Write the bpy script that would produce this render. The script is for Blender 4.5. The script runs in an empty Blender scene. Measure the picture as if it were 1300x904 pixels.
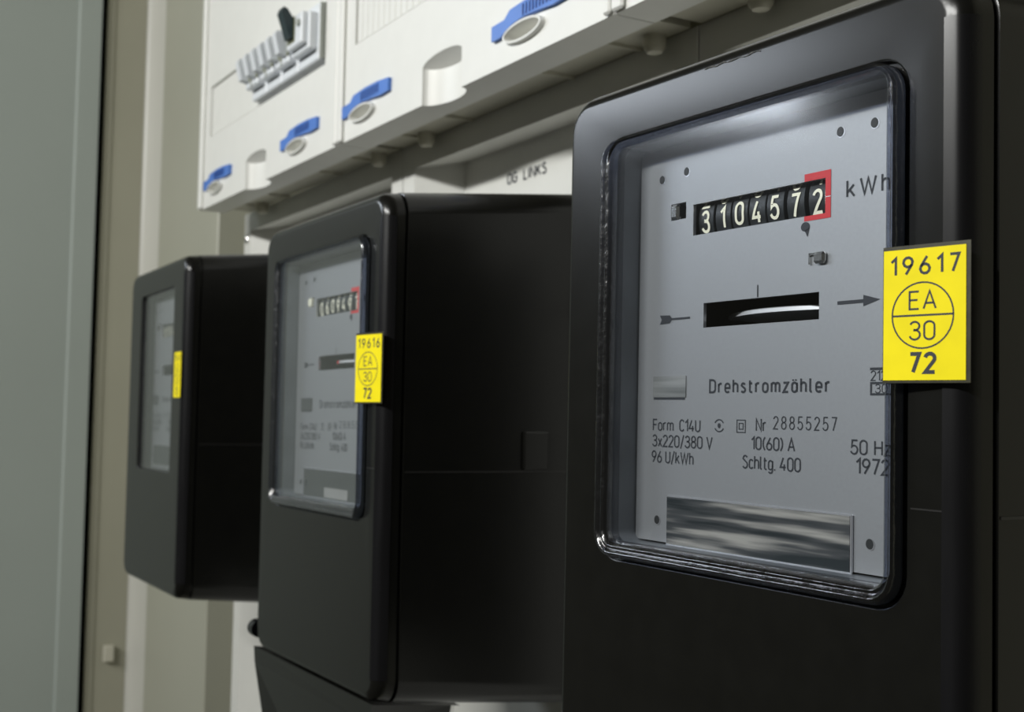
import bpy, bmesh, math, random
from mathutils import Vector, Matrix, Euler
random.seed(7)
SC = bpy.context.scene
COL = SC.collection
PI = math.pi

# ------------------------------------------------------------------ camera
F_PX = 1566.44
cam_d = bpy.data.cameras.new('camera')
cam = bpy.data.objects.new('camera', cam_d); COL.objects.link(cam); SC.camera = cam
cam_d.sensor_fit = 'HORIZONTAL'; cam_d.sensor_width = 36.0; cam_d.lens = F_PX * 36.0 / 1300.0
cam_d.clip_start = 0.01; cam_d.clip_end = 60
yaw, pitch, roll = 1.03793, 0.053242, 0.018057
dv = Vector((-math.sin(yaw)*math.cos(pitch), math.cos(yaw)*math.cos(pitch), math.sin(pitch)))
rv = dv.cross(Vector((0, 0, 1))).normalized(); uv = rv.cross(dv)
r2 = math.cos(roll)*rv + math.sin(roll)*uv; u2 = -math.sin(roll)*rv + math.cos(roll)*uv
M = Matrix((r2, u2, -dv)).transposed().to_4x4(); M.translation = Vector((0.378096, -0.249617, 0.134768))
cam.matrix_world = M
cam_d.dof.use_dof = True; cam_d.dof.focus_distance = 0.365; cam_d.dof.aperture_fstop = 24

# ------------------------------------------------------------------ world, lamps, exposure
w = bpy.data.worlds.new('room_light'); SC.world = w; w.use_nodes = True
w.node_tree.nodes['Background'].inputs[0].default_value = (1.0, 0.94, 0.72, 1)
w.node_tree.nodes['Background'].inputs[1].default_value = 0.032

def lamp(name, loc, target, sx, sy, power, col):
    l = bpy.data.lights.new(name, 'AREA'); l.shape = 'RECTANGLE'; l.size = sx; l.size_y = sy
    l.energy = power; l.color = col
    o = bpy.data.objects.new(name, l); COL.objects.link(o); o.location = loc
    o.rotation_euler = (Vector(target) - Vector(loc)).to_track_quat('-Z', 'Y').to_euler()
    return o
lamp('ceiling_lamp', (-0.02, -1.55, 0.93), (-0.1, 0.0, 0.2), 1.30, 0.07, 33, (1.0, 1.0, 0.97))
lamp('window_daylight', (-2.3, -1.8, 1.16), (0.0, 0.0, 0.2), 1.0, 0.36, 14, (0.84, 0.91, 1.0))
SC.view_settings.view_transform = 'Standard'; SC.view_settings.look = 'None'
SC.view_settings.exposure = 0.0; SC.view_settings.gamma = 1.0; SC.view_settings.use_curve_mapping = False

# ------------------------------------------------------------------ materials
def mat(name, col, rough=0.5, metal=0.0, spec=0.5, noise=0.0, nscale=60, bump=0.0, bscale=300, coat=0.0, rvar=0.0, stretch=None):
    m = bpy.data.materials.new(name); m.use_nodes = True
    nt = m.node_tree; b = nt.nodes['Principled BSDF']
    b.inputs['Base Color'].default_value = (*col, 1); b.inputs['Roughness'].default_value = rough
    b.inputs['Metallic'].default_value = metal; b.inputs['Specular IOR Level'].default_value = spec
    b.inputs['Coat Weight'].default_value = coat; b.inputs['Coat Roughness'].default_value = 0.08
    tc = nt.nodes.new('ShaderNodeTexCoord'); mp = nt.nodes.new('ShaderNodeMapping')
    nt.links.new(tc.outputs['Object'], mp.inputs[0])
    if stretch: mp.inputs['Scale'].default_value = stretch
    n = nt.nodes.new('ShaderNodeTexNoise'); n.inputs['Scale'].default_value = nscale; n.inputs['Detail'].default_value = 5
    nt.links.new(mp.outputs[0], n.inputs['Vector'])
    if noise > 0:
        r = nt.nodes.new('ShaderNodeValToRGB')
        r.color_ramp.elements[0].position = 0.3; r.color_ramp.elements[1].position = 0.7
        r.color_ramp.elements[0].color = (*[c*(1-noise) for c in col], 1)
        r.color_ramp.elements[1].color = (*[min(1, c*(1+noise)) for c in col], 1)
        nt.links.new(n.outputs['Fac'], r.inputs[0]); nt.links.new(r.outputs[0], b.inputs['Base Color'])
    if rvar > 0:
        mr = nt.nodes.new('ShaderNodeMapRange'); mr.inputs['To Min'].default_value = max(0.02, rough-rvar); mr.inputs['To Max'].default_value = rough+rvar
        nt.links.new(n.outputs['Fac'], mr.inputs[0]); nt.links.new(mr.outputs[0], b.inputs['Roughness'])
    if bump > 0:
        n2 = nt.nodes.new('ShaderNodeTexNoise'); n2.inputs['Scale'].default_value = bscale; n2.inputs['Detail'].default_value = 3
        nt.links.new(tc.outputs['Object'], n2.inputs['Vector'])
        bp = nt.nodes.new('ShaderNodeBump'); bp.inputs['Strength'].default_value = bump; bp.inputs['Distance'].default_value = 0.001
        nt.links.new(n2.outputs['Fac'], bp.inputs['Height']); nt.links.new(bp.outputs[0], b.inputs['Normal'])
    return m

def clear(name, tint, gloss=0.0, rough=0.03, mixf=None, noise=0.0):
    m = bpy.data.materials.new(name); m.use_nodes = True; nt = m.node_tree; nt.nodes.clear()
    o = nt.nodes.new('ShaderNodeOutputMaterial'); mx = nt.nodes.new('ShaderNodeMixShader')
    t = nt.nodes.new('ShaderNodeBsdfTransparent'); g = nt.nodes.new('ShaderNodeBsdfGlossy')
    t.inputs[0].default_value = (*tint, 1); g.inputs['Roughness'].default_value = rough; g.inputs[0].default_value = (1, 1, 1, 1)
    fr = nt.nodes.new('ShaderNodeFresnel'); fr.inputs['IOR'].default_value = 1.49
    ad = nt.nodes.new('ShaderNodeMath'); ad.operation = 'ADD'; ad.inputs[1].default_value = gloss; ad.use_clamp = True
    ge = nt.nodes.new('ShaderNodeNewGeometry'); mr = nt.nodes.new('ShaderNodeMapRange')
    mr.inputs['To Min'].default_value = 1.49; mr.inputs['To Max'].default_value = 1/1.49
    nt.links.new(ge.outputs['Backfacing'], mr.inputs[0]); nt.links.new(mr.outputs[0], fr.inputs['IOR'])
    nt.links.new(fr.outputs[0], ad.inputs[0]); nt.links.new(ad.outputs[0], mx.inputs[0])
    nt.links.new(t.outputs[0], mx.inputs[1]); nt.links.new(g.outputs[0], mx.inputs[2]); nt.links.new(mx.outputs[0], o.inputs[0])
    if noise:
        tc = nt.nodes.new('ShaderNodeTexCoord'); n = nt.nodes.new('ShaderNodeTexNoise'); n.inputs['Scale'].default_value = 160; n.inputs['Detail'].default_value = 4
        nt.links.new(tc.outputs['Object'], n.inputs['Vector'])
        bp = nt.nodes.new('ShaderNodeBump'); bp.inputs['Strength'].default_value = noise; bp.inputs['Distance'].default_value = 0.002
        nt.links.new(n.outputs['Fac'], bp.inputs['Height']); nt.links.new(bp.outputs[0], g.inputs['Normal'])
    return m

BLACK = mat('black_moulded_case', (0.0070, 0.0070, 0.0060), 0.24, spec=0.36, noise=0.10, nscale=90, bump=0.010, bscale=1500, rvar=0.012)
LINER = mat('dark_window_liner', (0.15, 0.165, 0.185), 0.35, noise=0.15, nscale=60)
BLACKG = mat('black_gloss_edge', (0.006, 0.006, 0.007), 0.26, spec=0.55, noise=0.1, nscale=200, rvar=0.05, stretch=(1, 1, .1))
GROOVE = mat('groove_black', (0.004, 0.004, 0.004), 0.6)
SEAM = mat('seam_edge', (0.018, 0.017, 0.016), 0.4)
PLATE = mat('brushed_aluminium_plate', (0.385, 0.395, 0.41), 0.44, metal=0.62, spec=0.4, noise=0.03, nscale=900)
PLATE_EDGE = mat('cut_metal_edge', (0.75, 0.76, 0.8), 0.3, metal=0.8)
INK = mat('black_print', (0.022, 0.026, 0.034), 0.6, noise=0.1)
RED = mat('red_print', (0.60, 0.022, 0.03), 0.5, noise=0.06)
DRUM = mat('drum_black', (0.012, 0.015, 0.017), 0.4, noise=0.3, nscale=300)
NUM = mat('cream_numeral', (0.92, 0.90, 0.72), 0.5, noise=0.04)
DARKCAV = mat('cavity_dark', (0.012, 0.014, 0.015), 0.6)
STEEL = mat('polished_disc_edge', (0.9, 0.91, 0.93), 0.42, metal=0.6)
CHROME = mat('bright_steel', (0.8, 0.8, 0.78), 0.18, metal=1.0)
YEL = mat('yellow_film', (0.95, 0.80, 0.003), 0.55, spec=0.2, noise=0.05, nscale=120)
FILM = mat('dark_film_border', (0.035, 0.033, 0.015), 0.35, noise=0.3, nscale=300)
PANE = clear('clear_pane', (0.97, 0.98, 0.99), 0.0, 0.11)
BEAD = clear('clear_bead', (0.55, 0.58, 0.66), 0.08, 0.20, noise=0.28)
WHITE = mat('white_plastic_cover', (0.80, 0.80, 0.76), 0.42, noise=0.015)
WHITE2 = mat('white_breaker_plastic', (0.74, 0.77, 0.80), 0.4, noise=0.02)
CREAM = mat('cream_underbody', (0.58, 0.56, 0.46), 0.5, noise=0.03)
PANEL = mat('grey_beige_sheet', (0.42, 0.42, 0.345), 0.38, noise=0.04, nscale=6)
CORNER = mat('light_cabinet_corner', (0.60, 0.595, 0.54), 0.35, noise=0.03, nscale=6)
SIDEM = mat('olive_grey_sheet', (0.38, 0.37, 0.29), 0.42, noise=0.05, nscale=6)
DOORM = mat('grey_green_door_paint', (0.36, 0.40, 0.37), 0.5, noise=0.03, nscale=4)
PANELW = mat('white_meter_panel', (0.70, 0.70, 0.66), 0.45, noise=0.02)
BLUE = mat('blue_lever', (0.07, 0.20, 0.62), 0.4, noise=0.05)
BLUED = mat('blue_lever_rib', (0.015, 0.05, 0.22), 0.5)
GREY = mat('grey_device_side', (0.40, 0.42, 0.38), 0.5, noise=0.04)
LEVB = mat('black_green_lever', (0.01, 0.025, 0.03), 0.35)
LEVG = mat('olive_lever_gap', (0.16, 0.17, 0.09), 0.5)

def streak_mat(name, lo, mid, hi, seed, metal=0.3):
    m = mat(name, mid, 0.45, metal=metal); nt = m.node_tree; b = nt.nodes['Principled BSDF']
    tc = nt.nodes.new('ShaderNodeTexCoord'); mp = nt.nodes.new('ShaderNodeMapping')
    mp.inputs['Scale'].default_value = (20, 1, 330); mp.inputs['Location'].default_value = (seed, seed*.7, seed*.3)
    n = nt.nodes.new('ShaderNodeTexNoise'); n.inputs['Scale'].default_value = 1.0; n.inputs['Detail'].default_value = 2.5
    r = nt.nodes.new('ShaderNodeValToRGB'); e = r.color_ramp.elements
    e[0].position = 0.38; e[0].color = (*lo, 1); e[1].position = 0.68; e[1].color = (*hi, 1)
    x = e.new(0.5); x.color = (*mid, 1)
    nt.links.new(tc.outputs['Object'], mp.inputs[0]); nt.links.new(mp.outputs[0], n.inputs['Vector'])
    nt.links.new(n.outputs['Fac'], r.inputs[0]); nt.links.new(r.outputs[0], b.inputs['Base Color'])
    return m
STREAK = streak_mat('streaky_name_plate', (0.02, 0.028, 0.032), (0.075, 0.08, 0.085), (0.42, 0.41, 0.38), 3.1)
STREAK2 = streak_mat('streaky_emblem_patch', (0.16, 0.17, 0.17), (0.22, 0.23, 0.23), (0.32, 0.33, 0.33), 8.4)
DPLATE = mat('dark_name_plate', (0.055, 0.06, 0.06), 0.4, noise=0.1)
LPLATE = mat('light_plate_field', (0.28, 0.28, 0.27), 0.5, noise=0.1)

# ------------------------------------------------------------------ mesh helpers
class MB:
    def __init__(s): s.v = []; s.f = []; s.m = []
    def add(s, vs, fs, mi=0):
        o = len(s.v); s.v += [tuple(v) for v in vs]
        for f in fs: s.f.append(tuple(i+o for i in f)); s.m.append(mi)
    def box(s, x0, x1, y0, y1, z0, z1, mi=0, bev=0.0):
        if bev > 0:
            b = bev
            ring = lambda y, i: [(x0+i, y, z0+b), (x0+b, y, z0+i), (x1-b, y, z0+i), (x1-i, y, z0+b), (x1-i, y, z1-b), (x1-b, y, z1-i), (x0+b, y, z1-i), (x0+i, y, z1-b)]
            R = [ring(y0, b), ring(y0+b, 0), ring(y1-b, 0), ring(y1, b)]
            s.loft(R, True, True, mi); return
        s.add([(x0, y0, z0), (x1, y0, z0), (x1, y1, z0), (x0, y1, z0), (x0, y0, z1), (x1, y0, z1), (x1, y1, z1), (x0, y1, z1)],
              [(0, 3, 2, 1), (4, 5, 6, 7), (0, 1, 5, 4), (1, 2, 6, 5), (2, 3, 7, 6), (3, 0, 4, 7)], mi)
    def loft(s, rings, cap0=False, cap1=False, mi=0, closed=True):
        n = len(rings[0]); o = len(s.v)
        for r in rings: s.v += [tuple(v) for v in r]
        for k in range(len(rings)-1):
            for i in range(n if closed else n-1):
                j = (i+1) % n; a = o+k*n
                s.f.append((a+i, a+j, a+n+j, a+n+i)); s.m.append(mi)
        if cap0: s.f.append(tuple(o+i for i in range(n))[::-1]); s.m.append(mi)
        if cap1: s.f.append(tuple(o+(len(rings)-1)*n+i for i in range(n))); s.m.append(mi)
    def prism(s, poly, a0, a1, axis='y', mi=0):      # poly in the other two axes
        def P(p, a): return (p[0], a, p[1]) if axis == 'y' else ((a, p[0], p[1]) if axis == 'x' else (p[0], p[1], a))
        s.loft([[P(p, a0) for p in poly], [P(p, a1) for p in poly]], True, True, mi)
    def cyl(s, c, r, a0, a1, axis='y', n=24, mi=0, rx=None):
        rx = rx or r
        s.prism([(c[0]+rx*math.cos(2*PI*i/n), c[1]+r*math.sin(2*PI*i/n)) for i in range(n)], a0, a1, axis, mi)
    def grid(s, x0, x1, z0, z1, y, holes, depth=0.0, mi=0, hmi=None):   # flat plate in XZ with rectangular holes and their walls
        xs = sorted({x0, x1, *[h[0] for h in holes], *[h[1] for h in holes]}); zs = sorted({z0, z1, *[h[2] for h in holes], *[h[3] for h in holes]})
        for i in range(len(xs)-1):
            for k in range(len(zs)-1):
                cx, cz = (xs[i]+xs[i+1])/2, (zs[k]+zs[k+1])/2
                if any(h[0] < cx < h[1] and h[2] < cz < h[3] for h in holes): continue
                s.add([(xs[i], y, zs[k]), (xs[i+1], y, zs[k]), (xs[i+1], y, zs[k+1]), (xs[i], y, zs[k+1])], [(0, 1, 2, 3)], mi)
        if depth:
            for h in holes:
                a, b, c, d = h[:4]
                s.loft([[(a, y, c), (b, y, c), (b, y, d), (a, y, d)], [(a, y+depth, c), (b, y+depth, c), (b, y+depth, d), (a, y+depth, d)]], mi=hmi if hmi is not None else mi)
    def build(s, name, mats, parent=None, smooth=None, **tags):
        me = bpy.data.meshes.new(name); me.from_pydata(s.v, [], s.f); me.update()
        bm = bmesh.new(); bm.from_mesh(me); bmesh.ops.remove_doubles(bm, verts=bm.verts, dist=2e-6)
        bmesh.ops.recalc_face_normals(bm, faces=bm.faces); bm.to_mesh(me); bm.free()
        if not isinstance(mats, (list, tuple)): mats = [mats]
        for m in mats: me.materials.append(m)
        if len(me.polygons) == len(s.m): me.polygons.foreach_set('material_index', s.m)
        if smooth:
            me.polygons.foreach_set('use_smooth', [True]*len(me.polygons))
            try: me.set_sharp_from_angle(angle=math.radians(smooth))
            except Exception: pass
        o = bpy.data.objects.new(name, me); COL.objects.link(o)
        if smooth:
            wn = o.modifiers.new('weighted_normal', 'WEIGHTED_NORMAL'); wn.weight = 90; wn.keep_sharp = True
        if parent: o.parent = parent
        for k, v in tags.items(): o[k] = v
        return o

def build_sheet(mb, name, mats, parent=None, **tags):   # flat print: every face looks towards -Y
    o = mb.build(name, mats, parent, **tags)
    me = o.data
    bm = bmesh.new(); bm.from_mesh(me)
    fl = [f for f in bm.faces if f.normal.y > 0]
    if fl: bmesh.ops.reverse_faces(bm, faces=fl)
    bm.to_mesh(me); bm.free()
    return o

def rr(x0, x1, z0, z1, r, y, n=6):
    pts = []
    for cx, cz, a0 in ((x1-r, z1-r, 0), (x0+r, z1-r, PI/2), (x0+r, z0+r, PI), (x1-r, z0+r, 1.5*PI)):
        for i in range(n+1):
            a = a0 + PI/2*i/n; pts.append((cx+r*math.cos(a), y, cz+r*math.sin(a)))
    return pts

def thing(name, label, cat, loc=(0, 0, 0), rot=(0, 0, 0), group=None):
    o = bpy.data.objects.new(name, None); COL.objects.link(o); o.location = loc; o.rotation_euler = rot
    o.empty_display_size = 0.02; o['label'] = label; o['category'] = cat
    if group: o['group'] = group
    return o

# ------------------------------------------------------------------ engraved stroke lettering (cap height = 1)
def arc(cx, cy, rx, ry, a0, a1, n=10):
    return [(cx+rx*math.cos(math.radians(a0+(a1-a0)*i/n)), cy+ry*math.sin(math.radians(a0+(a1-a0)*i/n))) for i in range(n+1)]
def stad(w, h0, h1):     # closed upright stadium outline
    r = w/2
    return arc(r, h1-r, r, r, 0, 180)+arc(r, h0+r, r, r, 180, 360)+[(w, h1-r)]
X = 0.70   # x-height
G = {
 '0': (.50, [stad(.50, 0, 1)]),
 '1': (.24, [[(0, .76), (.24, 1), (.24, 0)]]),
 '2': (.48, [arc(.24, .75, .24, .25, 170, -35)+[(0, 0), (.48, 0)]]),
 '3': (.48, [arc(.23, .76, .23, .24, 160, -90)+[(.16, .53)], [(.16, .53), (.23, .53)]+arc(.23, .27, .26, .27, 90, -165)]),
 '4': (.52, [[(.28, 1), (0, .25), (.52, .25)], [(.38, .5), (.38, 0)]]),
 '5': (.48, [[(.46, 1), (.08, 1), (.04, .52)]+arc(.22, .31, .26, .31, 120, -160)]),
 '6': (.50, [[(.36, 1), (.05, .45)]+arc(.25, .28, .25, .28, 150, 510)]),
 '7': (.46, [[(0, 1), (.46, 1), (.14, 0)]]),
 '8': (.50, [arc(.25, .765, .21, .235, -90, 270, 16), arc(.25, .27, .25, .265, 90, 450, 16)]),
 '9': (.50, [[(.14, 0), (.45, .55)]+arc(.25, .72, .25, .28, -30, 330)]),
 'A': (.60, [[(0, 0), (.30, 1), (.60, 0)], [(.10, .32), (.50, .32)]]),
 'C': (.48, [arc(.26, .74, .24, .26, 20, 180, 8)+arc(.26, .26, .24, .26, 180, 340, 8)]),
 'D': (.52, [[(0, 0), (0, 1), (.26, 1)]+arc(.26, .74, .26, .26, 90, 0, 6)+arc(.26, .26, .26, .26, 0, -90, 6)+[(0, 0)]]),
 'E': (.46, [[(.46, 1), (0, 1), (0, 0), (.46, 0)], [(0, .52), (.40, .52)]]),
 'F': (.44, [[(.44, 1), (0, 1), (0, 0)], [(0, .52), (.38, .52)]]),
 'G': (.52, [arc(.26, .74, .26, .26, 20, 180, 8)+arc(.26, .26, .26, .26, 180, 360, 8)+[(.52, .5), (.28, .5)]]),
 'H': (.52, [[(0, 0), (0, 1)], [(.52, 0), (.52, 1)], [(0, .52), (.52, .52)]]),
 'I': (.04, [[(.02, 0), (.02, 1)]]),
 'K': (.50, [[(0, 0), (0, 1)], [(.48, 1), (0, .38)], [(.16, .58), (.50, 0)]]),
 'L': (.42, [[(0, 1), (0, 0), (.42, 0)]]),
 'N': (.54, [[(0, 0), (0, 1), (.54, 0), (.54, 1)]]),
 'O': (.52, [stad(.52, 0, 1)]),
 'S': (.48, [arc(.25, .75, .22, .25, 30, 180, 8)+arc(.24, .26, .24, .26, 60, -155, 12)]),
 'U': (.50, [[(0, 1), (0, .25)]+arc(.25, .25, .25, .25, 180, 360)+[(.50, 1)]]),
 'V': (.56, [[(0, 1), (.28, 0), (.56, 1)]]),
 'W': (.86, [[(0, 1), (.22, 0), (.43, .95), (.64, 0), (.86, 1)]]),
 'a': (.40, [stad(.40, 0, X), [(.40, 0), (.40, X)]]),
 'c': (.36, [arc(.20, X-.20, .19, .20, 25, 180, 8)+arc(.20, .20, .19, .20, 180, 335, 8)]),
 'e': (.42, [[(0.01, .34), (.42, .34), (.42, X-.21)]+arc(.21, X-.21, .21, .21, 0, 180)+arc(.21, .21, .21, .21, 180, 320)]),
 'g': (.40, [stad(.40, 0, X), [(.40, X), (.40, -.08)]+arc(.20, -.08, .20, .19, 0, -150)]),
 'h': (.40, [[(0, 0), (0, 1)], [(0, X-.2)]+arc(.20, X-.20, .20, .20, 180, 0)+[(.40, 0)]]),
 'k': (.42, [[(0, 0), (0, 1)], [(.38, X), (0, .26)], [(.14, .42), (.42, 0)]]),
 'l': (.14, [[(0, 1), (0, .12)]+arc(.12, .12, .12, .12, 180, 270, 4)]),
 'm': (.68, [[(0, 0), (0, X)], [(0, X-.17)]+arc(.17, X-.17, .17, .17, 180, 0)+[(.34, 0)], [(.34, X-.17)]+arc(.51, X-.17, .17, .17, 180, 0)+[(.68, 0)]]),
 'o': (.42, [stad(.42, 0, X)]),
 'r': (.28, [[(0, 0), (0, X)], [(0, X-.2)]+arc(.2, X-.2, .2, .2, 180, 70, 6)]),
 's': (.36, [arc(.19, X-.175, .165, .175, 30, 180, 6)+arc(.18, .18, .18, .18, 60, -150, 8)]),
 't': (.28, [[(.08, .92), (.08, .16)]+arc(.22, .16, .14, .16, 180, 270, 5)+[(.28, 0)], [(0, X), (.27, X)]]),
 'x': (.38, [[(0, 0), (.38, X)], [(0, X), (.38, 0)]]),
 'z': (.38, [[(0, X), (.38, X), (0, 0), (.38, 0)]]),
 '/': (.34, [[(0, -.12), (.34, 1.08)]]),
 '(': (.18, [arc(.55, .5, .53, .68, 130, 230, 8)]),
 ')': (.18, [arc(-.37, .5, .53, .68, 50, -50, 8)]),
 '.': (.04, [[(.02, -.05), (.02, .06)]]),
}
G['ä'] = (G['a'][0], G['a'][1]+[[(.08, .84), (.08, .95)], [(.31, .84), (.31, .95)]])

def ribbon(pl, t):
    """polyline -> quad strip of width t (mitred)"""
    n = len(pl); closed = n > 3 and abs(pl[0][0]-pl[-1][0])+abs(pl[0][1]-pl[-1][1]) < 1e-6
    q = [p for i, p in enumerate(pl) if i == 0 or math.dist(p, pl[i-1]) > 1e-6]; n = len(q)
    L, R = [], []
    for i in range(n):
        def dr(a, b):
            d = math.dist(a, b); return ((b[0]-a[0])/d, (b[1]-a[1])/d)
        if i == 0: d0 = d1 = dr(q[0], q[1])
        elif i == n-1: d0 = d1 = dr(q[-2], q[-1])
        else: d0, d1 = dr(q[i-1], q[i]), dr(q[i], q[i+1])
        if closed and i in (0, n-1): d0, d1 = dr(q[-2], q[-1]), dr(q[0], q[1])
        nx, nz = -(d0[1]+d1[1]), d0[0]+d1[0]; l = math.hypot(nx, nz)
        if l < 1e-6: nx, nz, l = -d1[1], d1[0], 1
        nx /= l; nz /= l; c = max(.45, nx*(-d1[1])+nz*d1[0]); k = t/2/c
        L.append((q[i][0]+nx*k, q[i][1]+nz*k)); R.append((q[i][0]-nx*k, q[i][1]-nz*k))
    return L, R

def put_text(mb, s, x0, x1, z, h, t=.13, gap=.2, sp=.38, mapf=None, mi=0, y=0):
    """letters from x0 to x1 on base line z with cap height h; mapf maps (x, z) to a 3-D point"""
    curved = mapf is not None and h > .006
    mapf = mapf or (lambda a, b: (a, y, b))
    tot = sum(G[c][0] if c != ' ' else sp for c in s)+gap*(len(s)-1)
    k = (x1-x0)/tot if x1 is not None else h
    cx = 0
    for c in s:
        if c != ' ':
            for pl in G[c][1]:
                if curved:
                    q = [pl[0]]
                    for a, b in zip(pl, pl[1:]):
                        k2 = max(1, int(math.dist(a, b)/.12)); q += [(a[0]+(b[0]-a[0])*i/k2, a[1]+(b[1]-a[1])*i/k2) for i in range(1, k2+1)]
                    pl = q
                p2 = [(x0+(cx+px)*k, z+pz*h) for px, pz in pl]
                L, R = ribbon(p2, t*h)
                vs = [mapf(*a) for a in L]+[mapf(*a) for a in R]; n = len(L)
                mb.add(vs, [(i, i+1, n+i+1, n+i) for i in range(n-1)], mi)
            cx += G[c][0]+gap
        else: cx += sp+gap
def line(mb, pl, t, y, mi=0):
    L, R = ribbon(pl, t); n = len(L)
    mb.add([(a, y, b) for a, b in L]+[(a, y, b) for a, b in R], [(i, i+1, n+i+1, n+i) for i in range(n-1)], mi)
def rect(mb, x0, x1, z0, z1, y, mi=0): mb.add([(x0, y, z0), (x1, y, z0), (x1, y, z1), (x0, y, z1)], [(0, 1, 2, 3)], mi)
def disc(mb, cx, cz, rx, rz, y, n=20, mi=0): mb.add([(cx+rx*math.cos(2*PI*i/n), y, cz+rz*math.sin(2*PI*i/n)) for i in range(n)], [tuple(range(n))], mi)

# ------------------------------------------------------------------ the setting: the meter cabinet
def struct(mb, name, m, parent=None, smooth=None): return mb.build(name, m, parent, smooth, **({} if parent else {'kind': 'structure'}))
ZB, ZT = -0.75, 1.05
mb = MB(); mb.box(-1.22, 0.95, 0.215, 0.225, ZB, ZT); struct(mb, 'wall_back', SIDEM)
mb = MB()
mb.box(-1.2150, -1.2050, .0835, .2145, ZB+.0005, ZT-.0005); mb.box(-1.2052, -1.2035, 0.0900, 0.0925, ZB+.001, ZT-.001); struct(mb, 'wall_left', SIDEM)
mb = MB(); wp = [(-1.2045, 0.132)]+[(-1.150-.0545*math.cos(math.radians(a)), 0.132+.014*math.sin(math.radians(a))) for a in range(6, 91, 6)]+[(-1.1495, 0.213), (-1.2045, 0.213)]
mb.prism(wp, ZB+.0005, ZT-.0005, 'z'); struct(mb, 'trim_2', CORNER, smooth=30)
mb = MB(); mb.box(-1.245, -1.235, -0.02, 0.215, ZB, ZT); struct(mb, 'gap_shade', GROOVE)  # black sheet added behind the door gap, standing in for its shade
mb = MB(); mb.box(0.94, 0.95, 0.05, 0.215, ZB, ZT); struct(mb, 'wall_right', SIDEM)
mb = MB(); mb.box(-1.22, 0.95, 0.05, 0.225, ZT, ZT+.01); struct(mb, 'ceiling', SIDEM)
mb = MB(); mb.box(-1.22, 0.95, 0.05, 0.225, ZB-.01, ZB); struct(mb, 'floor', SIDEM)
# open cabinet door on the left: sheet with a folded edge
door = MB(); P = [(-1.1960, 0.0745), (-1.1972, 0.0500), (-1.1975, 0.0488), (-1.2005, 0.0470), (-1.2150, -0.55), (-1.2300, -0.55), (-1.2300, 0.0745)]
door.prism(P, ZB, ZT, 'z'); door_o = struct(door, 'door_1', DOORM)
mb = MB(); mb.box(-1.2040, -1.1960, 0.104, 0.116, -0.170, -0.150, bev=.001)
c = mb.build('door_catch', CREAM); c['label'] = 'small pale door catch low on the cabinet side wall beside the open door'; c['category'] = 'catch'

# plain filler panel with rounded edge, left of the meters
mb = MB(); mb.box(-1.1480, -0.905, 0.1410, 0.2130, ZB+.001, ZT-.001, bev=.0015)
o = mb.build('filler_panel', PANEL, smooth=35); o['label'] = 'plain beige filler panel between the rounded cabinet corner and the leftmost meter'; o['category'] = 'panel'

# ------------------------------------------------------------------ meter mounting panels with recessed field
def meter_panel(x0, x1, label, text=None, knob=None):
    t = thing('meter_panel', label, 'panel', ((x0+x1)/2, 0.14, -0.7), group='meter mounting panels side by side')
    ox, oy, oz = (x0+x1)/2, 0.14, -0.7
    mb = MB(); a, b, c, d = x0+.0195-ox, x1-.0195-ox, .05, .318-oz
    mb.grid(x0+.0007-ox, x1-.0007-ox, 0, .336-oz, 0, [(a, b, c, d)])
    mb.loft([[(a, 0, c), (b, 0, c), (b, 0, d), (a, 0, d)], [(a+.022, .030, c+.01), (b-.022, .030, c+.01), (b-.022, .030, d+.004), (a+.022, .030, d+.004)]])
    for s in (x0+.0007-ox, x1-.0007-ox): mb.add([(s, 0, 0), (s, .06, 0), (s, .06, .336-oz), (s, 0, .336-oz)], [(0, 1, 2, 3)])
    mb.add([(x0-ox, 0, .336-oz), (x1-ox, 0, .336-oz), (x1-ox, .06, .336-oz), (x0-ox, .06, .336-oz)], [(0, 1, 2, 3)])
    mb.build('frame', PANELW, t)
    mb = MB(); rect(mb, a+.022, b-.022, c+.01, d+.004, .030); mb.build('field_plate', PANELW, t)
    for sx, sz in ((x0+.011, .310 if x0 < -.7 else .200), (x1-.011, .200), (x0+.011, -.25), (x1-.011, -.25)):
        m = MB(); m.loft([rrd((sx-ox, sz-oz), r, y) for r, y in ((.0042, 0), (.0042, -.0012), (.0030, -.0026), (.0012, -.0030))], False, True)
        m.box(sx-ox-.0026, sx-ox+.0026, -.0032, -.0029, sz-oz-.0004, sz-oz+.0004, 1)
        m.build('screw', [CHROME, GROOVE], t, 40)
    if text:
        m = MB(); put_text(m, text, -.343-ox, -.294-ox, .2965-oz, .0066, t=.2, gap=.24, sp=.5, y=.0297)
        build_sheet(m, 'lettering', INK, t, label='dark painted lettering')
    return t
def rrd(c, r, y, n=16): return [(c[0]+r*math.cos(2*PI*i/n), y, c[1]+r*math.sin(2*PI*i/n)) for i in range(n)]
meter_panel(-.812, -.4463, 'white recessed meter panel behind the far, leftmost meter')
meter_panel(-.4463, -.1028, 'white recessed meter panel with dark lettering above the middle meter', text='OG LINKS')
meter_panel(-.1028, .2400, 'white recessed meter panel behind the near, largest meter')

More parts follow.
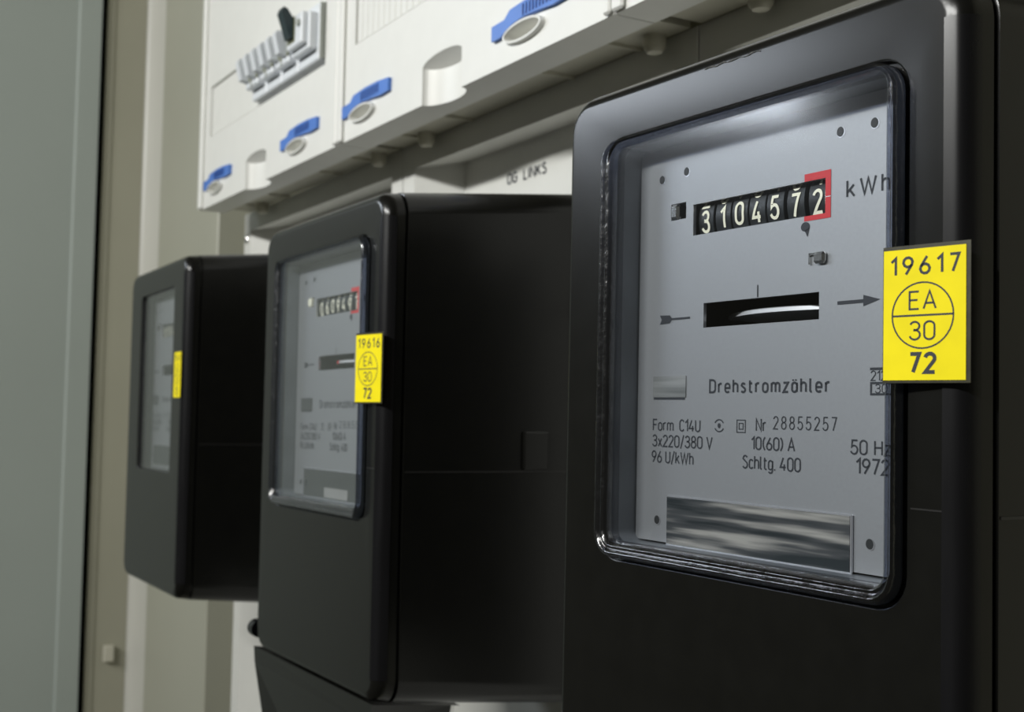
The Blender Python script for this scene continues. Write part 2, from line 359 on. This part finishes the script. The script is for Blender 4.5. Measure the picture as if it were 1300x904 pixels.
# ------------------------------------------------------------------ distribution boxes above the meters
def scoop(mb, x0, x1, z0, z1, ztop, rise, dep, n=20, slant=False):
    """concave finger scoop cut back from the front plane (y=0); its front upper edge is an arc, the ceiling faces down"""
    cx, rx = (x0+x1)/2, (x1-x0)/2
    th = [PI*i/n for i in range(n+1)]
    bot = [(cx-rx*math.cos(a), 0 if slant else dep*math.sin(a), z0) for a in th]
    back = [(cx-rx*math.cos(a), dep*math.sin(a), z1-(.3*rise*math.sin(a) if not slant else 0)) for a in th]
    front = [(cx-rx*math.cos(a), 0, z1+rise*math.sin(a)) for a in th]
    top = [(cx-rx*math.cos(a), 0, ztop) for a in th]
    mb.loft([bot, back], closed=False); mb.loft([back, front], closed=False); mb.loft([front, top], closed=False)
YF = 0.088; ZBOT = 0.332; ZTOP = 0.62
def dist_box(x0, x1, label, blanks):
    t = thing('distribution_box', label, 'fuse box', ((x0+x1)/2, YF, ZBOT), group=None)
    ox, oy, oz = (x0+x1)/2, YF, ZBOT
    X0, X1 = x0-ox+.0006, x1-ox-.0006
    cup = (x0+.161-.026-ox, x0+.161+.026-ox)
    lat = [x0+.0175-ox, x1-.1165-ox]
    if x1 > -.2: lat = [x0+.0108-ox, x1-.1165-ox]
    win = (x0+.026-ox, x1-.030-ox, .0665, .1145)
    mb = MB()
    holes = [win, (cup[0], cup[1], 0, .0330)]
    for u in lat: holes.append((u+.0120, u+.0540, .0078, .0212))
    mb.grid(X0, X1, 0, ZTOP-oz, 0, holes)
    # window walls
    a, b, c, d = win; mb.loft([[(a, 0, c), (b, 0, c), (b, 0, d), (a, 0, d)], [(a, .009, c), (b, .009, c), (b, .009, d), (a, .009, d)]])
    scoop(mb, cup[0], cup[1], 0, .0235, .0330, .0050, .0105)
    # underside skirt with the scoop bitten out
    n = 20; cx, rx = (cup[0]+cup[1])/2, .026
    bite = [(cx-rx*math.cos(PI*i/n), .0105*math.sin(PI*i/n), 0) for i in range(n+1)]
    poly = [(X0, 0, 0)]+bite+[(X1, 0, 0), (X1, .024, 0), (X0, .024, 0)]
    mb.add(poly, [tuple(range(len(poly)))[::-1]])
    mb.add([(X0, .024, 0), (X1, .024, 0), (X1, .024, .006), (X0, .024, .006)], [(0, 1, 2, 3)])
    for s in (X0, X1): mb.add([(s, 0, 0), (s, .024, 0), (s, .024, ZTOP-oz), (s, 0, ZTOP-oz)], [(0, 1, 2, 3)])
    mb.add([(X0, 0, ZTOP-oz), (X1, 0, ZTOP-oz), (X1, .024, ZTOP-oz), (X0, .024, ZTOP-oz)], [(0, 1, 2, 3)])
    # oval scoops under the latches
    for u in lat:
        q = (u+.0120, u+.0540, .0078, .0212); cx2, cz2 = (q[0]+q[1])/2, (q[2]+q[3])/2; N = 32; R_ = [[] for _ in range(5)]
        for i in range(N):
            ang = 2*PI*i/N; ca, sa = math.cos(ang), math.sin(ang); m_ = max(abs(ca), abs(sa))
            R_[0].append((cx2+ca/m_*.0210, 0, cz2+sa/m_*.0067))
            for k_, (rx_, rz_, yy) in enumerate(((.0205, .0060, 0), (.0200, .0056, -.0030), (.0184, .0044, -.0030), (.0176, .0040, .0105))): R_[k_+1].append((cx2+ca*rx_, yy, cz2+sa*rz_))
        mb.loft(R_, False, True)
    cov = mb.build('cover', WHITE, t, 14)
    # raised rims along the two sides of the cover
    for a, b in ((X0, X0+.009), (X1-.006, X1)):
        m = MB(); m.box(a, b, -.0030, -.0001, .0005, ZTOP-oz, bev=.001); m.build('edge_rim', WHITE, t, 30)
    # body behind the cover, shallower, seen from below
    mb = MB(); mb.box(X0+.004, X1-.004, .0242, .0500, .0035, ZTOP-oz-.003)
    for xx in (X0+.045, X0+.11, X1-.11, X1-.045): mb.box(xx-.001, xx+.001, .0245, .0495, .0015, .0036)
    mb.build('body', CREAM, t)
    for xx in (X0+.055, X0+.318-.0):
        m = MB(); m.loft([[(xx+r*math.cos(2*PI*i/14), .043+r*math.sin(2*PI*i/14), z) for i in range(14)] for r, z in ((.006, .0035), (.006, -.003), (.004, -.0055))], False, True)
        m.build('hinge_knob', CREAM, t, 40)
    # blanking strips with vertical ribs
    for a, b in blanks:
        m = MB(); a -= ox; b -= ox; k = int(round((b-a)/.009)); wdt = (b-a)/k; P = []
        for i in range(k):
            P += [(a+i*wdt+.0002, .0025), (a+i*wdt+.0008, .0014), (a+(i+1)*wdt-.0008, .0014), (a+(i+1)*wdt-.0002, .0025)]
        P += [(b, .0085), (a, .0085)]
        m.prism(P, win[2]+.0015, win[3]-.0015, 'z'); m.build('blanking_strip', WHITE, t)
    # blue latches
    for u in lat:
        P = [(0, .0160), (.010, .0160), (.016, .0185), (.024, .0205), (.036, .0215), (.050, .0208), (.064, .0195), (.078, .0200), (.0785, .0285), (.060, .0300), (.040, .0303), (.020, .0290), (.014, .0250), (0, .0245)]
        m = MB(); m.prism([(u+p[0], p[1]) for p in P], -.0026, .0005, 'y')
        L = m.build('latch', BLUE, t, label='blue latch lever')
        m = MB()
        for i in range(9): m.box(u+.034+i*.0034, u+.0352+i*.0034, -.0030, -.0026, .0222, .0282)
        m.build('grip_ribs', BLUED, L, label='dark grip ribs')
    return t
bx1 = dist_box(-.7900, -.4463, 'leftmost white distribution box cover, holding the row of breakers', [(-.7635, -.6330)])
bx2 = dist_box(-.4463, -.1028, 'second white distribution box from the left, ribbed blanking strip and two blue latches', [(-.4198, -.1333)])
bx3 = dist_box(-.1028, .2400, 'right distribution box above the near meter, only its underside in view', [(-.0763, .2095)])

# ------------------------------------------------------------------ breakers
def breaker(x, wdt, label, kind='mcb'):
    z0 = .4005
    t = thing('circuit_breaker' if kind == 'mcb' else 'residual_current_breaker', label, 'breaker', (x+wdt/2, .0965, z0), group='breakers in a row in the leftmost distribution box' if kind == 'mcb' else None)
    h = wdt/2-.0008
    Y = lambda y: y-.0965
    m = MB(); m.box(-h, h, Y(.0835), Y(.0965), .002, .0460, bev=.0008)
    m.box(-h*.86, h*.86, Y(.0765), Y(.0840), .0100, .0385, bev=.0010)
    if kind != 'mcb': m.box(-h*.74, h*.74, Y(.0715), Y(.0770), .0140, .0385, bev=.0010)
    m.build('housing', WHITE2, t, 30)
    if kind == 'mcb':
        for s in (-1, 1):
            cx = s*wdt/4
            m = MB(); m.box(cx+.0034, cx+.0062, Y(.0762), Y(.0767), .0150, .0350); m.build('lever_slot', LEVG, t, label='dark slot beside the lever')
            m = MB(); m.prism([(Y(.0764), .0150), (Y(.0700), .0165), (Y(.0665), .0310), (Y(.0680), .0340), (Y(.0764), .0340)], cx-.0048, cx+.0034, 'x'); m.build('lever', WHITE2, t)
        m = MB(); m.box(-.0006, .0006, Y(.0760), Y(.0765), .0105, .0380); m.build('module_gap', LEVG, t)
    else:
        m = MB(); m.box(-.0130, .0020, Y(.0712), Y(.0716), .0180, .0375); m.build('lever_slot', LEVG, t)
        m = MB(); m.prism([(Y(.0713), .0210), (Y(.0680), .0205), (Y(.0640), .0330), (Y(.0615), .0400), (Y(.0630), .0440), (Y(.0660), .0430), (Y(.0713), .0360)], -.0105, .0000, 'x'); m.build('lever', LEVB, t, label='black toggle lever')
        m = MB(); m.cyl((.0110, .0300), .0028, Y(.0695), Y(.0716), 'y', 12); m.build('test_button', GREY, t)
        m = MB(); m.box(h+.0001, h+.0007, Y(.0840), Y(.0960), .0030, .0455); m.build('side_plate', GREY, t, label='grey side plate')
    return t
bl = ['leftmost white breaker of the row, beside the ribbed blanking strip', 'second white breaker from the left in the row', 'third white breaker, beside the one with the black lever']
for i in range(3): breaker(-.6300+i*.0362, .0360, bl[i])
breaker(-.5214, .0434, 'wide white breaker with black lever and grey side at right end of row', 'rcd')

# ------------------------------------------------------------------ electricity meters
MX = .0909
def transform(k):
    T = [(-.00081, -.00282, .00124, .02043, .0069), (-.00155, .00088, -.00321, -.00142, -.00093), (.00078, .00061, .00174, -.01567, -.00223)][k]
    piv = Vector((.0875, 0, .125)); R = Euler((0, T[4], T[3]), 'XYZ')
    loc = piv+Vector((T[0]-k*.343539, T[1], T[2]))-(R.to_matrix() @ piv)
    return loc, R
H = .25102
def meter(k, label, numerals, sticker_no, detail=True, variant='raised'):
    loc, R = transform(k)
    t = thing('electricity_meter', label, 'meter', loc, R, group='black electricity meters in a row')
    raised = variant == 'raised'
    WX0, WX1, WZ0, WZ1 = (.0315, .1524, .0933, .2280) if raised else (.0390, .1420, .0900, .2300)
    OX0, OX1, OZ0, OZ1 = .0256, .1566, .0880, .2305          # outside of the clear cover
    NS = 6
    # case: front face with the window opening, rounded edge, collar, groove, drafted body
    mb = MB()
    deep = .012
    if raised:
        rings = [rr(WX0, WX1, WZ0, WZ1, .0040, 0, NS), rr(OX0, OX1, OZ0, OZ1, .0085, 0, NS), rr(OX0, OX1, OZ0, OZ1, .0085, .0022, NS), rr(OX0-.0011, OX1+.0011, OZ0-.0011, OZ1+.0011, .0095, .0022, NS),
                 rr(OX0-.0011, OX1+.0011, OZ0-.0011, OZ1+.0011, .0095, .0004, NS), rr(OX0-.0017, OX1+.0017, OZ0-.0017, OZ1+.0017, .0100, 0, NS), rr(.0045, .1690, .0045, H-.0052, .0085, 0, NS)]
    else:
        rings = [rr(WX0, WX1, WZ0, WZ1, .0040, .0006, NS), rr(WX0-.0008, WX1+.0008, WZ0-.0008, WZ1+.0008, .0048, 0, NS), rr(.0045, .1690, .0045, H-.0052, .0085, 0, NS)]
    mb.loft(rings)
    m = MB(); m.loft([rr(WX0, WX1, WZ0, WZ1, .0040, 0 if raised else .0006, NS), rr(WX0, WX1, WZ0, WZ1, .0040, deep, NS)]); m.build('window_liner', LINER if raised else GROOVE, t, 42, label='dark inner wall of the window opening')
    mb2 = MB()
    R2 = []
    for a in range(0, 91, 15):
        s = math.sin(math.radians(a)); c = 1-math.cos(math.radians(a))
        R2.append(rr(.0045-.0045*s, .1690+.0065*s, .0045-.0045*s, H-.0052+.0052*s, .0085+.0045*s, .0065*c, NS))
    mb.loft(R2)
    mb.loft([rr(0, .1755, 0, H, .013, .0065, NS), rr(-.0004, .1759, -.0006, H+.0004, .013, .0100, NS), rr(.0010, .1745, .0010, H-.0010, .012, .0104, NS), rr(.0010, .1745, .0010, H-.0010, .012, .0114, NS),
             rr(-.0008, .1763, -.0010, H+.0008, .013, .0118, NS), rr(-.0040, .1795, -.0100, H+.0105, .013, .112, NS), rr(-.0040, .1795, -.0100, H+.0105, .013, .1335, NS)], False, True)
    mb.build('case', BLACK, t, 42)
    # ridge seam around the case
    m = MB(); m.box(.1592, .1690, -.00022, .00015, .1136, .1140); m.build('seam', SEAM, t)
    m = MB(); m.add([(.17665, .0125, .1128), (.17665, .0125, .1120), (.1794, .108, .1128), (.1794, .108, .1120), (.1760, .0125, .1124), (.1788, .108, .1124)], [(0, 1, 3, 2), (0, 2, 5, 4), (1, 4, 5, 3), (0, 4, 1), (2, 3, 5)]); m.build('side_seam', SEAM, t)
    m = MB(); m.box(.1770, .1806, .0780, .0930, .1132, .1330, bev=.0008); m.build('side_lug', BLACK, t)
    # glossy edge strip running down the right front corner
    m = MB(); A = [(.1689, .0000), (.1707, .0004), (.1725, .0010), (.1745, .0028), (.1757, .0062)]
    m.loft([[(p[0], p[1]-.0003, z) for p in A] for z in (.012, H-.013)], closed=False); m.build('edge_strip', BLACKG, t, 60)
    # face plate
    yp = .0100 if raised else .0115
    cnt = (.0603, .1192, .1957, .2060); slot = (.0661, .1170, .1650, .1730)
    pl = MB(); sq = (.0488, .0566, .2020, .2075)
    pl.grid(WX0+.0006, WX1-.0006, WZ0+.0006, WZ1-.0006, yp, [cnt, slot, sq], .0012, 0, 1)
    plate = pl.build('face_plate', [PLATE, PLATE_EDGE], t)
    y1, y2 = yp-.00012, yp-.0002
    m = MB()
    for h in (cnt, slot, sq):
        a, b, c, d = h; ext = .004
        m.loft([[(a-ext, yp+.0013, c-ext), (b+ext, yp+.0013, c-ext), (b+ext, yp+.0013, d+ext), (a-ext, yp+.0013, d+ext)], [(a-ext, yp+.045 if h is slot else yp+.03, c-ext), (b+ext, yp+.045 if h is slot else yp+.03, c-ext), (b+ext, yp+.045 if h is slot else yp+.03, d+ext), (a-ext, yp+.045 if h is slot else yp+.03, d+ext)]], False, True) if h is not sq else m.loft([[(a, yp+.0013, c), (b, yp+.0013, c), (b, yp+.0013, d), (a, yp+.0013, d)], [(a, yp+.006, c), (b, yp+.006, c), (b, yp+.006, d), (a, yp+.006, d)]], False, True)
    m.build('dark_recess', DARKCAV, t)
    # red frame of the last digit
    m = MB(); x0, x1, z0, z1 = .1108, .1213, .1942, .2082
    m.grid(x0, x1, z0, z1, y1, [(x0-.001, .1192, .1957, .2060)])
    m.v = [(max(v[0], x0), v[1], v[2]) for v in m.v]
    build_sheet(m, 'red_frame', RED, plate, label='red frame around the last digit')
    m = MB(); rect(m, .1193, .1213, .2003, .2005, y2); build_sheet(m, 'frame_mark', PLATE_EDGE, plate)
    # number drums, axis along X
    cxs = [.0648, .0731, .0810, .0889, .0968, .1055, .1146]; Rr = .0140; yc = yp+.0016+Rr; zc = .2008
    for i, ch in enumerate(numerals):
        wd = .0041 if i < 6 else .0043
        d = MB(); n = 64
        d.loft([[(cxs[i]-wd+.0003, yc-rr_*math.cos(2*PI*j/n), zc+rr_*math.sin(2*PI*j/n)) for j in range(n)] for rr_ in (Rr-.0008,)] + [[(cxs[i]+xx, yc-Rr*math.cos(2*PI*j/n), zc+Rr*math.sin(2*PI*j/n)) for j in range(n)] for xx in (-wd+.0006, wd-.0006)] + [[(cxs[i]+wd-.0003, yc-(Rr-.0008)*math.cos(2*PI*j/n), zc+(Rr-.0008)*math.sin(2*PI*j/n)) for j in range(n)]], True, True)
        Rn = Rr+.00025; off = -.0038+(.0004*((i*7) % 5-2)/2 if i < 6 else -.0004)
        def mp(a, b, Rn=Rn): return (a, yc-Rn*math.cos(b/Rn), zc+Rn*math.sin(b/Rn))
        for ds, dd in ((0, 0), (.0083, -1)):
            c = str((int(ch)+dd) % 10); gw = G[c][0]*.0064
            put_text(d, c, cxs[i]-gw/2, cxs[i]+gw/2, off+ds, .0066, t=.15, mapf=mp, mi=1)
        if i == 6:
            for j in range(14): 
                b0 = -.0048+j*.00072; d.add([mp(cxs[i]+.0030, b0), mp(cxs[i]+.0038, b0), mp(cxs[i]+.0038, b0+.0003), mp(cxs[i]+.0030, b0+.0003)], [(0, 1, 2, 3)], 1)
        d.build('number_drum', [DRUM, NUM], t, 40)
    # rotor disc behind the slot
    m = MB(); n = 96; cr = .052; cy = yp+.0042+cr; zc2 = .1694
    m.loft([[(.0930+r_*math.cos(2*PI*j/n), cy+r_*math.sin(2*PI*j/n), z) for j in range(n)] for r_, z in ((cr-.0006, zc2-.0009), (cr, zc2-.0006), (cr, zc2+.0006), (cr-.0006, zc2+.0009))], True, True)
    dsk = m.build('rotor_disc', STEEL, t, 50, label='bright rotor disc edge')
    if k == 1:
        m = MB(); P = [(.0930+(cr+.0002)*math.cos(math.radians(a)), cy+(cr+.0002)*math.sin(math.radians(a))) for a in range(254, 261, 2)]
        m.loft([[(p[0], p[1], zc2-.0008) for p in P], [(p[0], p[1], zc2+.0008) for p in P]], closed=False); m.build('red_mark', RED, dsk)
    # bright metal stub in the small square opening, clip lower right of the counter
    m = MB(); m.box(sq[0]+.0001, sq[0]+.0044, yp-.0010, yp+.004, sq[2], sq[3]-.0003, bev=.0009); m.build('metal_stub', NUM if k == 1 else CHROME, t, 30)
    if k == 0:
        m = MB(); m.box(.1158, .1202, yp-.0018, yp, .1811, .1845, bev=.0007); m.box(.1133, .1157, yp-.0007, yp, .1838, .1845); m.box(.1133, .1138, yp-.0007, yp, .1812, .1845); m.build('spring_clip', CHROME, t, 30)
    # painted rivet holes: dark disc for the shade, offset pale disc for lit rim
    for hx, hz in ((.0438, .2167), (.0567, .2176), (.1248, .2184), (.1374, .2186), (.0438, .1011), (.1368, .1022)):
        m = MB(); disc(m, hx+.0002, hz-.0002, .00155, .00155, y1, mi=1); disc(m, hx, hz, .00135, .00145, y2, mi=0); build_sheet(m, 'rivet_hole', [DARKCAV, PLATE_EDGE], plate)
    # printed marks
    m = MB(); put_text(m, 'kWh', .1275, .1428, .1992, .0046, t=.15, gap=.36, y=y1); build_sheet(m, 'printed_text', INK, plate)
    m = MB(); line(m, [(.0914, .1732), (.0914, .1770)], .0005, y1); build_sheet(m, 'index_mark', INK, plate)
    m = MB(); m.add([(x, y1, z) for x, z in ((.0437, .1702), (.0490, .1700), (.0500, .16900), (.0595, .1690), (.0595, .1683), (.0500, .1683), (.0490, .1673), (.0437, .1671), (.0447, .16865))], [(0, 1, 2, 8), (2, 3, 4, 5), (8, 2, 5), (8, 5, 6, 7)]); build_sheet(m, 'arrow_tail', INK, plate)
    m = MB(); m.add([(x, y1, z) for x, z in ((.1242, .1687), (.1338, .1687), (.1338, .1677), (.1398, .1693), (.1338, .1709), (.1338, .1697), (.1242, .1697))], [(0, 1, 5, 6), (1, 2, 3), (1, 3, 5), (3, 4, 5)]); build_sheet(m, 'direction_arrow', INK, plate)
    m = MB(); disc(m, .1113, .1926, .0018, .0014, y1); m.add([(x, y1, z) for x, z in ((.1130, .1922), (.1122, .1895), (.1110, .1915))], [(0, 1, 2)]); build_sheet(m, 'decimal_comma', INK, plate)
    m = MB(); put_text(m, 'Drehstromzähler', .0698, .1214, .1440, .0039, t=.175, gap=.34, y=y1); build_sheet(m, 'printed_text', INK, plate)
    m = MB(); tt = .135
    put_text(m, 'Form C14U', .0410, .0652, .1313, .0036, t=tt, y=y1)
    put_text(m, 'Nr', .0915, .0956, .1322, .0036, t=tt, gap=.22, y=y1)
    put_text(m, '3x220/380 V', .0409, .0712, .1259, .0037, t=tt, y=y1, sp=.14)
    put_text(m, '10(60) A', .0896, .1078, .1265, .0037, t=tt, y=y1, sp=.14)
    put_text(m, '50 Hz', .1298, .1436, .1266, .0038, t=tt, y=y1, sp=.2)
    put_text(m, '96 U/kWh', .0406, .0620, .1205, .0037, t=tt, y=y1, sp=.14)
    put_text(m, 'Schltg. 400', .0857, .1102, .1206, .0038, t=tt, y=y1, sp=.14)
    put_text(m, '1972', .1318, .1432, .1213, .0040, t=.14, y=y1)
    cx, cz = .0745, .1334
    line(m, arc(cx, cz-.0002, .0023, .0021, 30, 150, 8), .0004, y1); line(m, arc(cx, cz+.0002, .0023, .0021, 210, 330, 8), .0004, y1); disc(m, cx, cz, .0007, .0008, y1)
    for q in (.0019, .0009): line(m, [(.0847-q, cz-q), (.0847+q, cz-q), (.0847+q, cz+q), (.0847-q, cz+q), (.0847-q, cz-q)], .0003, y1)
    line(m, [(.1364, .1502), (.1440, .1502)], .0007, y1); put_text(m, '212', .1368, .1420, .1470, .0026, t=.12, y=y1)
    line(m, [(.1368, .1463), (.1368, .1432), (.1440, .1432), (.1440, .1463), (.1368, .1463)], .0006, y1); put_text(m, '30', .1384, .1424, .1436, .0023, t=.12, y=y1)
    build_sheet(m, 'printed_text', INK, plate)
    m = MB()
    put_text(m, '28855257' if k == 0 else '28855', .0990, .1242, .1329, .0037, t=.10, gap=.40, y=y1); build_sheet(m, 'stamped_number', INK, plate, label='thin stamped serial digits')
    # emblem patch and name plate
    m = MB(); m.box(.0408, .0580, yp-.0003, yp-.0001, .1424, .1495); build_p = m.build('emblem_patch', STREAK2 if k == 0 else DPLATE, plate, label='small grey streaked patch')
    m = MB(); rect(m, .0410, .0574, .1416, .1423, y1); build_sheet(m, 'patch_underline', INK, plate)
    m = MB(); m.box(.0495, .1310, yp-.0008, yp-.0001, .0929, .1097, bev=.0002); npb = m.build('name_plate', PLATE_EDGE, t, label='bright rim of the name plate')
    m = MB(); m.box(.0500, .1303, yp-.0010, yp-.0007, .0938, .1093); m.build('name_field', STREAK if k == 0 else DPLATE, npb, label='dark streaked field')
    if k == 1:
        m = MB(); m.box(.0820, .1150, yp-.0013, yp-.0010, .0945, .1000); m.build('number_field', LPLATE, npb, label='lighter number field')
        m = MB(); disc(m, .0545, .1015, .0016, .0020, yp-.0012); m.build('fixing_screw', CHROME, npb)
    # clear window cover
    m = MB()
    if raised:
        RG = [(0, .0015), (0, -.0020), (.06, -.0030), (.16, -.0037), (.28, -.0040), (.40, -.0037), (.48, -.0029), (.56, -.0028), (.66, -.0034), (.78, -.0033), (.90, -.0024), (1, -.0014), (1, .0030)]
        def ringr(f, y): return rr(OX0+(WX0-OX0)*f, OX1+(WX1-OX1)*f, OZ0+(WZ0-OZ0)*f, OZ1+(WZ1-OZ1)*f, .0085-.0045*f, y, NS)
        m.loft([ringr(f, y) for f, y in RG])
        m.build('window_rim', BEAD, t, 60, label='clear bevelled rim of the window cover')
        m = MB(); m.loft([rr(WX0+.0001, WX1-.0001, WZ0+.0001, WZ1-.0001, .0040, y, NS) for y in (-.0013, -.0003)], True, True); m.build('window_pane', PANE, t)
    else:
        m.loft([rr(WX0+.0004, WX1-.0004, WZ0+.0004, WZ1-.0004, .008, y, NS) for y in (.0020, .0032)], True, True); m.build('window_pane', PANE, t)
    # yellow calibration sticker
    sx0, sx1, sz0, sz1 = .1546, .1769, .1463, .1795
    if not raised: sx0, sx1 = .1520, .1700
    ya = -.0051 if raised else -.0006; yb = -.0013 if raised else -.0005
    sy = lambda x, e=0: ya+(yb-ya)*(x-sx0)/(sx1-sx0)-e
    m = MB()
    for (a, b, c, d, e, mi) in ((sx0-.0003, sx1+.0011, sz0-.0007, sz1+.0010, 0, 0), ):
        m.loft([[(a, sy(a, e), c), (b, sy(b, e), c), (b, sy(b, e), d), (a, sy(a, e), d)], [(a, sy(a, e)-.00012, c), (b, sy(b, e)-.00012, c), (b, sy(b, e)-.00012, d), (a, sy(a, e)-.00012, d)]], True, True)
    stk = m.build('seal_sticker', FILM, t, label='dark film edge of the calibration sticker')
    m = MB(); a, b, c, d = sx0, sx1, sz0, sz1
    m.loft([[(a, sy(a, e), c), (b, sy(b, e), c), (b, sy(b, e), d), (a, sy(a, e), d)] for e in (.00013, .00030)], True, True)
    m.build('sticker_sheet', YEL, stk, label='yellow sticker with circle, letters and figures')
    m = MB(); mp = lambda x, z: (x, sy(x, .00034), z)
    W_ = sx1-sx0; s = W_/.0223
    put_text(m, sticker_no, sx0+.0022*s, sx1-.0018*s, sz1-.0064, .0043, t=.165, gap=.42, mapf=mp)
    cx, cz = sx0+.0108*s, sz0+.0163
    L, Rg = ribbon(arc(cx, cz, .0083*s, .0083, 0, 360, 40), .00042)
    n = len(L); m.add([mp(*p) for p in L]+[mp(*p) for p in Rg], [(i, i+1, n+i+1, n+i) for i in range(n-1)])
    L, Rg = ribbon([(cx-.0083*s, cz), (cx+.0083*s, cz)], .0005); m.add([mp(*p) for p in L]+[mp(*p) for p in Rg], [(0, 1, 3, 2)])
    put_text(m, 'EA', cx-.0035*s, cx+.0036*s, cz+.0016, .0044, t=.12, gap=.24, mapf=mp)
    put_text(m, '30', cx-.0033*s, cx+.0033*s, cz-.0061, .0045, t=.12, gap=.22, mapf=mp)
    put_text(m, '72', cx-.0032*s, cx+.0034*s, sz0+.0020, .0046, t=.22, gap=.3, mapf=mp)
    build_sheet(m, 'sticker_print', INK, stk)
    # chipped scratch on the upper edge of the near meter
    if k == 0:
        m = MB(); pts = []
        xs = [.0768+.0253*i/14 for i in range(15)]
        for x in xs: pts.append((x, H-.0052+.0002*math.sin(x*900)+random.uniform(-.0001, .0001)-.0002))
        top = [(x, -.0002, z+random.uniform(.0001, .0006)) for x, z in pts]; bot = [(x, -.00022, z) for x, z in pts]
        m.add(bot+top, [(i, i+1, 15+i+1, 15+i) for i in range(14)]); m.build('edge_chip', mat('chipped_edge', (.07, .07, .065), .8, noise=.5, nscale=900), t, label='rough chipped patch on the upper edge')
    # terminal cover and screw below the middle meter
    if k == 1:
        m = MB()
        m.loft([[(-.0075, .002, -.0005), (.168, .002, -.0005), (.150, .060, -.0100), (-.0075, .060, -.010)], [(-.0070, .0025, -.010), (.160, .0035, -.012), (.140, .060, -.012), (-.0070, .060, -.012)],
                [(.0200, .012, -.110), (.120, .020, -.110), (.110, .060, -.110), (.0150, .060, -.110)]], True, True)
        m.build('terminal_cover', BLACK, t)
        m = MB(); m.cyl((.004, .0100), .0052, -.0115, -.0040, 'x', 16) ; m.build('cover_screw', BLACKG, t, 40)
    return t
meter(0, 'nearest and largest black meter, sharp dial reading 3104572, yellow sticker at right', '3104572', '19617')
meter(1, 'middle black meter with blurred dial, between the nearest and the farthest meter', '0609497', '19616')
meter(2, 'farthest, leftmost black meter with narrow-looking window and small yellow sticker', '0504913', '1961', variant='flush')
